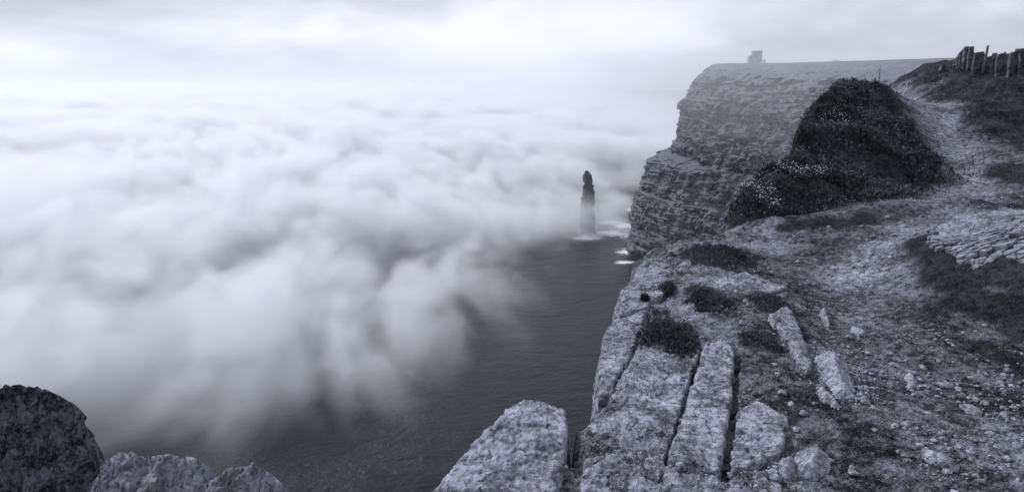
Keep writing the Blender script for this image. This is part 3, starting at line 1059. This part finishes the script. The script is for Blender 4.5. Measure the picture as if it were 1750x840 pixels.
def crag(name, ridge, Yr, mat, label, front, back, seed, amp, ny_=150, nx_=220):
    """a rock crag: ridge outline as photo pixels at forward distance Yr; front/back = fall per metre before and behind the ridge"""
    R = np.array([P(u, v, Yr) for u, v in ridge])
    x = np.linspace(R[0, 0], R[-1, 0], nx_)
    q = np.linspace(-1.5, 1.6, ny_)
    xx, qq = np.meshgrid(x, q)
    zr = np.interp(xx, R[:, 0], R[:, 2])
    fall = np.where(qq < 0, -qq * front, qq * back + 1.2 * qq ** 2)
    z = zr - fall
    zmin = R[:, 2].min()
    # end flanks fall away
    ex = np.minimum((xx - x[0]), (x[-1] - xx))
    p = np.stack([xx, qq, z * 0.8 + seed * 5], -1)
    bil = np.abs(fbm(p + 70, 6.0, 3, 0.5)) ** 0.6
    d = amp * (0.9 * fbm(p, 2.6, 4, 0.6) + 0.9 * bil + 0.6 * np.abs(fbm(p + 75, 17.0, 3, 0.6)) ** 0.7 + 0.25 * fbm(p, 40, 3, 0.6) - 0.45)
    yy = Yr + qq * 0.9 - d * 0.7
    z = z + d - amp * 0.25
    xx = xx + amp * 0.6 * fbm(p + 8, 6.0, 3)
    z = z - 3.0 * sstep(0.10 - ex, 0, 0.10) ** 2
    o = mesh_obj(name, np.stack([xx, yy, z], -1).reshape(-1, 3), grid_faces(ny_, nx_), mat, smooth=False)
    return tag(o, label, 'rock')


def build_crags():
    crag('rock_crag', [(-420, 660), (-200, 640), (0, 648), (60, 650), (100, 664), (130, 688), (152, 726), (166, 760), (176, 790), (182, 830), (200, 900)], 3.7, DARK_ROCK,
         'tall dark rough rock crag in the left foreground corner', 2.6, 2.5, 1, 0.12, 170, 230)
    crag('rock_crag', [(150, 830), (176, 778), (200, 764), (222, 762), (250, 776), (290, 772), (330, 772), (362, 788), (368, 806), (380, 830), (395, 870)], 3.25, CRAG_ROCK,
         'low pale knobbly rock beside the dark crag', 0.75, 2.2, 2, 0.08, 130, 140)
    crag('rock_crag', [(335, 870), (362, 812), (400, 794), (432, 782), (452, 794), (474, 814), (492, 828), (510, 860)], 3.05, CRAG_ROCK,
         'smallest pale pointed rock at the bottom edge, right of the knobbly one', 0.85, 2.2, 3, 0.08, 130, 120)


build_crags()


# ------------------------------------------------------------------ cracked plates of dried mud on the mound
def clip_cell(poly, a, b):
    """keep the side of the bisector of a-b that holds a"""
    mx, my = (a[0] + b[0]) / 2, (a[1] + b[1]) / 2
    nx_, ny_ = b[0] - a[0], b[1] - a[1]
    res = []
    for k in range(len(poly)):
        p, q = poly[k], poly[(k + 1) % len(poly)]
        dp = (p[0] - mx) * nx_ + (p[1] - my) * ny_
        dq = (q[0] - mx) * nx_ + (q[1] - my) * ny_
        if dp <= 0:
            res.append(p)
        if dp * dq < 0:
            t = dp / (dp - dq)
            res.append((p[0] + (q[0] - p[0]) * t, p[1] + (q[1] - p[1]) * t))
    return res


def build_plates():
    rnd = random.Random(5)
    out = PLATE_BED
    lo, hi = out.min(0), out.max(0)
    st = 0.07
    seeds = []
    for i in range(int((hi[0] - lo[0]) / st) + 2):
        for j in range(int((hi[1] - lo[1]) / (st * 1.35)) + 2):
            seeds.append((lo[0] + (i + 0.5 * (j % 2) + rnd.uniform(-.38, .38)) * st, lo[1] + (j + rnd.uniform(-.38, .38)) * st * 1.35))
    S = np.array(seeds)
    ins = poly_sd(S[:, 0], S[:, 1], out) + 0.12 * fbm(np.c_[S, S[:, :1] * 0], 3.0, 2) < 0
    sel = [k for k in range(len(S)) if ins[k]]
    sel = sorted(sel, key=lambda k: S[k, 1])[:295]
    zz = ground_z(S[:, 0], S[:, 1]) + 0.018
    for k in sel:
        a = S[k]
        cell = [(a[0] - .2, a[1] - .2), (a[0] + .2, a[1] - .2), (a[0] + .2, a[1] + .2), (a[0] - .2, a[1] + .2)]
        for j in np.argsort(((S - a) ** 2).sum(1))[1:14]:
            cell = clip_cell(cell, a, S[j])
        if len(cell) < 3:
            continue
        c = np.mean(cell, axis=0)
        # round the corners a little, leave a joint
        pts = []
        n = len(cell)
        for i in range(n):
            p, q = np.array(cell[i]), np.array(cell[(i + 1) % n])
            pts += [p + (q - p) * 0.1, p + (q - p) * 0.5 + np.array([rnd.uniform(-.006, .006), rnd.uniform(-.006, .006)]), p + (q - p) * 0.9]
        pts = [c + (p - c) * rnd.uniform(0.92, 0.965) for p in pts]
        tx, ty, up = rnd.uniform(-.06, .06), rnd.uniform(-.06, .06), rnd.uniform(0.004, 0.010)
        zl = lambda p, e: zz[k] + (Zs(p[0], p[1]) - Zs(a[0], a[1])) + (p[0] - c[0]) * tx + (p[1] - c[1]) * ty + e
        vv = [(p[0], p[1], zl(p, -0.05)) for p in pts]
        vv += [(p[0], p[1], zl(p, up - 0.004)) for p in pts]
        vv += [(*(c + (p - c) * 0.9), zl(c + (p - c) * 0.9, up)) for p in pts]
        n = len(pts)
        ff = []
        for r in range(2):
            for i in range(n):
                ff.append((r * n + i, r * n + (i + 1) % n, (r + 1) * n + (i + 1) % n, (r + 1) * n + i))
        ff.append(tuple(range(2 * n, 3 * n)))
        mesh_obj('mud_plate', vv, ff, PLATE_MAT, GROUND, smooth=False)


build_plates()


# ------------------------------------------------------------------ flagstone fence
def build_fence():
    m = rock_material('flagstone', 0.04, 0.17, 3.0, 0.03)
    wd, N, out = new_mat('weathered_wood')
    p = N.n('ShaderNodeNewGeometry').outputs['Position']
    n = N.noise(N.vm('MULTIPLY', p, (20, 20, 2)), 1.0, 4.0, 0.6)
    finish(N, out, grey(N, N.lin(n, 0.3, 0.7, 0.05, 0.16)), 0.9, n, 0.01)
    rnd = random.Random(3)
    b0 = P(1690, 150, 21)
    t = empty('flagstone_fence', (float(b0[0]), float(b0[1]), float(Zs(b0[0], b0[1]))))
    tag(t, 'ragged fence of upright dark flagstones on the skyline above the path', 'fence')
    base = np.array(t.location)
    # (u left, u right, v top left, v top right, v foot, distance, lean px)
    FL = [(1628, 1634, 105, 103, 119, 23.6, 1), (1632, 1639, 98, 90, 120, 23.3, 3), (1637, 1645, 88, 84, 121, 23.0, 5), (1642, 1653, 80, 79, 122, 22.7, 6), (1651, 1663, 80, 79, 123, 22.4, 4),
          (1660, 1683, 90, 88, 130, 22.0, 3), (1683, 1690, 99, 98, 130, 22.2, 1), (1690, 1704, 91, 90, 132, 21.7, 4), (1699, 1720, 93, 89, 137, 21.2, 3), (1719, 1744, 90, 87, 140, 20.7, 3),
          (1738, 1756, 86, 84, 142, 20.5, 2), (1757, 1778, 90, 86, 144, 20.2, 2)]
    for (ul, ur, vl, vr, vf, Y, lean) in FL:
        um, uh = (ul + ur) / 2, (ur - ul) / 2 * 0.93
        ul, ur = um - uh, um + uh
        pts2 = [(ul - lean * 0.4, vf), (ur - lean * 0.4, vf)]
        k = 5
        right = [(ur - (ur - ul) * 0.13 * s + lean * 0.6 * s + rnd.uniform(-.8, .8), vf + (vr - vf) * s) for s in np.linspace(0.2, 0.9, k)]
        top = [(ur - (ur - ul) * 0.15 + lean * 0.6, vr), (ur - (ur - ul) * 0.45 + lean * 0.6, (vl + vr) / 2 + rnd.uniform(-1, 1)), (ul + (ur - ul) * 0.2 + lean * 0.6, vl)]
        left = [(ul + (ur - ul) * 0.13 * s + lean * 0.6 * s + rnd.uniform(-.8, .8), vf + (vl - vf) * s) for s in np.linspace(0.9, 0.2, k)]
        out_ = [np.array(P(u, v, Y)) for u, v in pts2 + right + top + left]
        gz = float(ground_z(out_[0][0], Y)[0])
        for q in out_[:2]:
            q[2] = min(q[2], gz) - 0.25
        th = rnd.uniform(0.07, 0.12)
        yaw = rnd.uniform(-0.35, 0.35)
        cx_ = np.mean([q[0] for q in out_])
        n = len(out_)
        vv = []
        for sgn, sc_ in ((-1, 0.93), (-0.6, 1.0), (0.6, 1.0), (1, 0.93)):
            c = np.mean(out_, axis=0)
            for q in out_:
                w_ = c + (q - c) * sc_
                if q[2] < gz:
                    w_[2] = q[2]
                vv.append((w_[0] - base[0], w_[1] + sgn * th / 2 + (w_[0] - cx_) * yaw + 0.02 * rnd.uniform(-1, 1) - base[1], w_[2] - base[2]))
        ff = []
        for r in range(3):
            for i in range(n):
                ff.append((r * n + i, r * n + (i + 1) % n, (r + 1) * n + (i + 1) % n, (r + 1) * n + i))
        ff.append(tuple(range(n))[::-1])
        ff.append(tuple(range(3 * n, 4 * n)))
        mesh_obj('flagstone', vv, ff, m, t, smooth=False)

    def bar(name, a, b, r, label=None):
        a, b = Vector(a) - Vector(base), Vector(b) - Vector(base)
        d = (b - a).normalized()
        s1 = d.cross(Vector((0, 1, 0.3))).normalized()
        s2 = d.cross(s1)
        vv, n = [], 7
        for q, s in ((a, 1.0), ((a + b) / 2, 0.95), (b, 0.8)):
            for k in range(n):
                th = 2 * math.pi * k / n
                vv.append(q + (s1 * math.cos(th) + s2 * math.sin(th)) * r * s)
        ff = [(r_ * n + k, r_ * n + (k + 1) % n, (r_ + 1) * n + (k + 1) % n, (r_ + 1) * n + k) for r_ in range(2) for k in range(n)]
        ff += [tuple(range(n))[::-1], tuple(range(2 * n, 3 * n))]
        o = mesh_obj(name, [tuple(q) for q in vv], ff, wd, t)
        if label:
            o['label'] = label
    bar('post', P(1678, 134, 21.8), P(1688.5, 78, 21.8), 0.045, 'thin leaning wooden post')
    bar('rail', P(1735, 86, 20.6), P(1775, 83, 20.2), 0.05, 'wooden rail along the fence top')
    # a lone stone stub on the turf left of the fence
    s = P(1609, 122, 23.4)
    s[2] = float(ground_z(s[0], s[1])[0])
    vv = [(s[0] + a, s[1] + b, s[2] + c) for a, b, c in ((-.13, -.1, -.1), (.12, -.1, -.1), (.12, .12, -.1), (-.13, .12, -.1), (-.02, -.05, .17), (.07, -.04, .13), (.06, .06, .12), (-.04, .05, .10))]
    tag(mesh_obj('stone', vv, [(0, 1, 5, 4), (1, 2, 6, 5), (2, 3, 7, 6), (3, 0, 4, 7), (4, 5, 6, 7), (3, 2, 1, 0)], m, smooth=False), 'small pointed dark stone on the turf left of the fence', 'stone')


build_fence()


# ------------------------------------------------------------------ gravel, loose stones
def stone_mesh(rng, n_ring=6):
    """a small faceted stone, 24 triangles"""
    v = [(0, 0, 1)]
    for lv, rr in ((0.45, 0.85), (-0.4, 0.9)):
        for k in range(n_ring // 1 - 1):
            a = 2 * math.pi * (k + (0.5 if lv < 0 else 0)) / (n_ring - 1)
            v.append((rr * math.cos(a), rr * math.sin(a), lv))
    v.append((0, 0, -0.9))
    v = np.array(v) * (1 + rng.uniform(-.28, .28, (len(v), 1)))
    n = n_ring - 1
    f = []
    for k in range(n):
        a, b = 1 + k, 1 + (k + 1) % n
        c, d = 1 + n + k, 1 + n + (k + 1) % n
        f += [(0, a, b), (a, c, b), (b, c, d), (c, 2 * n + 1, d)]
    return v, np.array(f)


def build_gravel():
    rng = np.random.default_rng(11)
    n = 50000
    # more gravel on the near path
    Y = rng.uniform(11.5 ** -0.6, 2.3 ** -0.6, n) ** (-1 / 0.6)
    t = rng.uniform(0.02, 1.0, n)
    x = Y * t
    z, sd, veg, rocky = relief(x, Y)
    dens = fbm(np.c_[x, Y, x * 0] + 20, 1.4, 3)
    pathy = sstep(t, 0.22, 0.36)
    keep = (sd < -0.05) & (veg < 0.45) & (rng.uniform(size=n) < np.clip((0.16 + 1.9 * dens) * (0.15 + pathy), 0.015, 1))
    x, Y, z = x[keep], Y[keep], z[keep]
    n = len(x)
    size = 0.0038 * np.exp(rng.normal(0, 0.65, n)) * (1 + 0.10 * Y)
    protos = [stone_mesh(rng) for _ in range(12)]
    V, Fc, off = [], [], 0
    for k in range(12):
        i = np.arange(k, n, 12)
        v, f = protos[k]
        a = rng.uniform(0, 6.28, len(i))
        sx, sy, sz = size[i] * rng.uniform(.7, 1.5, len(i)), size[i] * rng.uniform(.7, 1.3, len(i)), size[i] * rng.uniform(.45, .9, len(i))
        vx, vy, vz = v[:, 0][None] * sx[:, None], v[:, 1][None] * sy[:, None], v[:, 2][None] * sz[:, None]
        X = x[i][:, None] + vx * np.cos(a)[:, None] - vy * np.sin(a)[:, None]
        YY = Y[i][:, None] + vx * np.sin(a)[:, None] + vy * np.cos(a)[:, None]
        Z = z[i][:, None] + vz + 0.3 * size[i][:, None]
        V.append(np.stack([X, YY, Z], -1).reshape(-1, 3))
        Fc.append((f[None] + (np.arange(len(i)) * len(v))[:, None, None]).reshape(-1, 3) + off)
        off += len(i) * len(v)
    o = mesh_obj('gravel', np.concatenate(V), np.concatenate(Fc), GRAVEL_MAT, smooth=False)
    tag(o, 'loose pale gravel strewn over the dirt path', kind='stuff')
    # countable loose stones
    mesh = []
    for k in range(6):
        v, f = stone_mesh(rng, 8)
        me = bpy.data.meshes.new('loose_stone')
        me.from_pydata([tuple(p) for p in v], [], [tuple(map(int, q)) for q in f])
        me.materials.append(SLAB_MAT2)
        mesh.append(me)
    rnd = random.Random(8)
    cnt = 0
    while cnt < 70:
        u, v = rnd.uniform(1260, 1740), rnd.uniform(520, 835)
        g = G(u, v)
        z, sd, veg, rk = relief(np.array([g[0]]), np.array([g[1]]))
        if veg[0] > 0.4:
            continue
        o = bpy.data.objects.new('loose_stone', mesh[cnt % 6])
        s = rnd.uniform(0.013, 0.026)
        o.location = (g[0], g[1], float(z[0]) + 0.25 * s)
        o.scale = (s * rnd.uniform(.8, 1.5), s * rnd.uniform(.8, 1.3), s * rnd.uniform(.5, .85))
        o.rotation_euler = (rnd.uniform(-.3, .3), rnd.uniform(-.3, .3), rnd.uniform(0, 6.28))
        col.objects.link(o)
        tag(o, 'fist-sized or smaller loose pale stone on the gravel path', 'stone', 'loose stones strewn on the path')
        cnt += 1


build_gravel()


# ------------------------------------------------------------------ vegetation
def leaf_material(name, lo, hi):
    m, N, out = new_mat(name)
    p = N.n('ShaderNodeNewGeometry').outputs['Position']
    n = N.noise(p, 1.1, 4.0, 0.62)
    n2 = N.noise(p, 45.0, 2.0, 0.5)
    val = N.smooth(N.m('ADD', N.m('MULTIPLY', n, 0.65), N.m('MULTIPLY', n2, 0.35)), 0.40, 0.66, lo, hi)
    b = finish(N, out, grey(N, val), 0.75, spec=0.25)
    return m


GRASS = leaf_material('grass_blades', 0.006, 0.13)
LEAF = leaf_material('leafy_herbs', 0.018, 0.10)
PETAL, _N, _out = new_mat('white_petals')
finish(_N, _out, tone(0.55, 0.6), 0.7)


def blades(x, y, z, length, width, rng, lean=0.6, origin=(0, 0, 0)):
    """quads: grass blades or leaves standing at the given points"""
    n = len(x)
    a = rng.uniform(0, 2 * np.pi, n)
    b = rng.uniform(0, 2 * np.pi, n)
    le = lean * rng.uniform(0.2, 1.0, n)
    L = length * rng.uniform(0.5, 1.3, n)
    W = width * rng.uniform(0.6, 1.3, n)
    base = np.stack([x, y, z - 0.01], -1)
    sx = np.stack([np.cos(a), np.sin(a), np.zeros(n)], -1)
    dirv = np.stack([np.cos(b) * np.sin(le), np.sin(b) * np.sin(le), np.cos(le)], -1)
    tip = base + dirv * L[:, None]
    v = np.stack([base - sx * W[:, None] / 2, base + sx * W[:, None] / 2, tip + sx * W[:, None] * 0.15, tip - sx * W[:, None] * 0.15], 1)
    return v.reshape(-1, 3) - np.array(origin), np.arange(4 * n).reshape(n, 4)


def leaves(x, y, z, size, rng, origin=(0, 0, 0)):
    n = len(x)
    nrm = rng.normal(size=(n, 3)) * 0.7 + np.array([0, -0.2, 0.8])
    nrm /= np.linalg.norm(nrm, axis=1)[:, None]
    t1 = np.cross(nrm, rng.normal(size=(n, 3)))
    t1 /= np.linalg.norm(t1, axis=1)[:, None]
    t2 = np.cross(nrm, t1)
    s = size * rng.uniform(0.5, 1.4, n)
    c = np.stack([x, y, z], -1)
    v = np.stack([c - t1 * s[:, None], c + t2 * s[:, None] * 0.45, c + t1 * s[:, None], c - t2 * s[:, None] * 0.45], 1)
    return v.reshape(-1, 3) - np.array(origin), np.arange(4 * n).reshape(n, 4)


def scatter_poly(poly, n, rng):
    lo, hi = poly.min(0), poly.max(0)
    x, y = rng.uniform(lo[0], hi[0], n), rng.uniform(lo[1], hi[1], n)
    k = poly_sd(x, y, poly) + 0.22 * fbm(np.c_[x, y, x * 0] + 4, 1.8, 3) < 0.02 + 0.10 * rng.normal(size=n)
    return x[k], y[k]


def join(parts):
    V, Fc, off = [], [], 0
    for v, f in parts:
        V.append(v)
        Fc.append(f + off)
        off += len(v)
    return np.concatenate(V), np.concatenate(Fc)


def build_vegetation():
    rng = np.random.default_rng(21)
    # the big hump of grass and herbs at the cliff edge
    x, y = scatter_poly(HUMP, 170000, rng)
    z, sd, veg, rk = relief(x, y)
    cl = fbm(np.c_[x, y, x * 0], 1.5, 4, 0.6)
    k = (sd < 0.2) & (rng.uniform(size=len(x)) < np.clip(0.55 + 1.3 * cl, 0.12, 1))
    x, y, z, cl = x[k], y[k], z[k], cl[k]
    for bb in ((1500, 300, 42, 10), (1522, 165, 18, 9), (1600, 285, 20, 8)):
        kk = blob(x, y, *bb) + 0.8 * cl > 0.9
        x, y, z, cl = x[kk], y[kk], z[kk], cl[kk]
    h = 0.05 + 0.24 * np.clip(cl + 0.2, 0, 1) * rng.uniform(0.5, 1.2, len(x))
    v1, f1 = blades(x, y, z, h, 0.010 + 0.0007 * y, rng, 0.9)
    q = rng.uniform(size=len(x)) < 0.55
    v2, f2 = leaves(x[q], y[q], z[q] + 0.02 + h[q] * rng.uniform(0.2, 0.9, q.sum()), 0.022 + 0.0006 * y[q], rng)
    v, f = join([(v1, f1), (v2, f2)])
    tag(mesh_obj('clifftop_grass', v, f, GRASS, smooth=False), 'dense dark grass and herbs covering the hump at the cliff edge', kind='stuff')
    # dark short grass on banks and hollows by the path
    n = 90000
    Y = rng.uniform(3.2, 27, n) ** 1.0
    t = rng.uniform(0.40, 1.0, n)
    x, y = Y * t, Y
    z, sd, veg, rk = relief(x, y)
    cl = fbm(np.c_[x, y, x * 0] + 12, 2.2, 4, 0.65)
    k = (veg > 0.4) & (sd < -0.05) & (poly_sd(x, y, HUMP) > 0) & (rng.uniform(size=n) < np.clip(0.35 + 1.6 * cl, 0.04, 0.9) * np.clip(veg * 1.3, 0, 1))
    v, f = blades(x[k], y[k], z[k], 0.022 + 0.0035 * y[k], 0.004 + 0.0009 * y[k], rng, 1.2)
    tag(mesh_obj('bank_grass', v, f, GRASS, smooth=False), 'short dark turf on the banks beside the path', kind='stuff')
    # tufts on the ledge, one thing each
    labs = ['large dark grass tuft hanging over the top of the long slabs', 'dark grass tuft behind the large one, in the middle of the ledge', 'small round dark tuft at the path side of the ledge',
            'small dark tuft between the slabs and the pale curved rock', 'wide dark tuft at the back of the ledge below the distant cliff', 'tiny tuft at the outer edge of the ledge', 'tiniest tuft on the outermost ledge stones']
    for (u, v_, ru, rv), lab in zip(TUFTS, labs):
        c, a, b = G(u, v_), G(u + ru, v_), G(u, v_ + rv)
        rx, ry = np.hypot(*(a - c)[:2]), np.hypot(*(b - c)[:2])
        r_out = 1.25
        n = int(4200 * max(0.25, min(2.2, rx * ry * 20)))
        r, th = r_out * np.sqrt(rng.uniform(size=n)), rng.uniform(0, 2 * np.pi, n)
        x, y = c[0] + rx * r * np.cos(th), c[1] + ry * r * np.sin(th)
        w_ = fbm(np.c_[x, y, x * 0] + 77, 5.0, 4, 0.6)
        k = (r + 0.9 * w_ + rng.uniform(-.25, .25, n)) < 0.78
        x, y, r = x[k], y[k], r[k]
        z, sd, _, _ = relief(x, y)
        k = sd < 0.02
        x, y, r, z = x[k], y[k], r[k], z[k]
        g0 = (float(c[0]), float(c[1]), float(ground_z(c[0], c[1])[0]))
        v1, f1 = blades(x, y, z, 0.03 + 0.05 * np.clip(1 - r, 0, 1), 0.004 + 0.0003 * y, rng, 1.25, g0)
        q = rng.uniform(size=len(x)) < 0.3
        v2, f2 = leaves(x[q], y[q], z[q] + 0.03, 0.010, rng, g0)
        v, f = join([(v1, f1), (v2, f2)])
        o = mesh_obj('grass_tuft', v, f, GRASS, smooth=False)
        o.location = g0
        tag(o, lab, 'grass tuft')
    # flowering plants
    for (u, v_, ru, rv, n, lab) in ((1292, 362, 26, 24, 150, 'white-flowered plant at the near left foot of the grassy hump'),
                                    (1365, 322, 36, 16, 150, 'spread of small white flowers on the lower hump, above the nearest flowers'),
                                    (1440, 232, 26, 16, 140, 'pale flowering drift high on the middle of the hump')):
        c, a, b = G(u, v_), G(u + ru, v_), G(u, v_ + rv)
        rx, ry = np.hypot(*(a - c)[:2]), max(0.2, np.hypot(*(b - c)[:2]))
        r, th = np.sqrt(rng.uniform(size=n)), rng.uniform(0, 2 * np.pi, n)
        x, y = c[0] + rx * r * np.cos(th), c[1] + ry * r * np.sin(th)
        z = ground_z(x, y)
        t = empty('flowering_plant', (float(c[0]), float(c[1]), float(ground_z(c[0], c[1])[0])))
        tag(t, lab, 'plant')
        og = np.array(t.location)
        hh = rng.uniform(0.13, 0.24, n)
        v1, f1 = blades(x, y, z, hh, 0.006, rng, 0.1, og)
        o = mesh_obj('stems', v1, f1, GRASS, t, smooth=False)
        o['kind'] = 'stuff'
        v1, f1 = leaves(x, y, z + hh, 0.013, rng, og)
        v2, f2 = leaves(x, y, z + hh + 0.004, 0.013, rng, og)
        v, f = join([(v1, f1), (v2, f2)])
        o = mesh_obj('flowers', v, f, PETAL, t, smooth=False)
        o['kind'] = 'stuff'
    # seed heads standing up along the crest of the hump
    n = 60
    u = rng.uniform(1385, 1500, n)
    V = []
    for k in range(n):
        g = G(u[k], 168 + rng.uniform(-10, 24))
        V.append((g[0], g[1], float(ground_z(g[0], g[1])[0])))
    V = np.array(V)
    hh = rng.uniform(0.2, 0.42, n)
    v1, f1 = blades(V[:, 0], V[:, 1], V[:, 2], hh, 0.012, rng, 0.25)
    v2, f2 = leaves(V[:, 0] + rng.normal(0, .02, n), V[:, 1], V[:, 2] + hh * 0.9, 0.03, rng)
    v, f = join([(v1, f1), (v2, f2)])
    tag(mesh_obj('seed_heads', v, f, GRASS, smooth=False), 'thin seed stalks standing on the crest of the hump', kind='stuff')


build_vegetation()


# ------------------------------------------------------------------ haze
def build_haze():
    m, N, out = new_mat('haze')
    pv = N.n('ShaderNodeVolumePrincipled')
    pv.inputs['Color'].default_value = (0.86, 0.90, 1.0, 1)
    pv.inputs['Density'].default_value = 0.00008
    pv.inputs['Anisotropy'].default_value = 0.3
    N.t.links.new(pv.outputs[0], out.inputs['Volume'])
    x0, x1, y0, y1, z0, z1 = -8000, 5000, -400, 9500, SEA - 4, 290
    v = [(x, y, z) for z in (z0, z1) for y in (y0, y1) for x in (x0, x1)]
    fcs = [(0, 2, 3, 1), (4, 5, 7, 6), (0, 1, 5, 4), (2, 6, 7, 3), (0, 4, 6, 2), (1, 3, 7, 5)]
    tag(mesh_obj('haze', v, fcs, m, smooth=False), 'thin pale haze over the whole bay', kind='stuff')


build_haze()
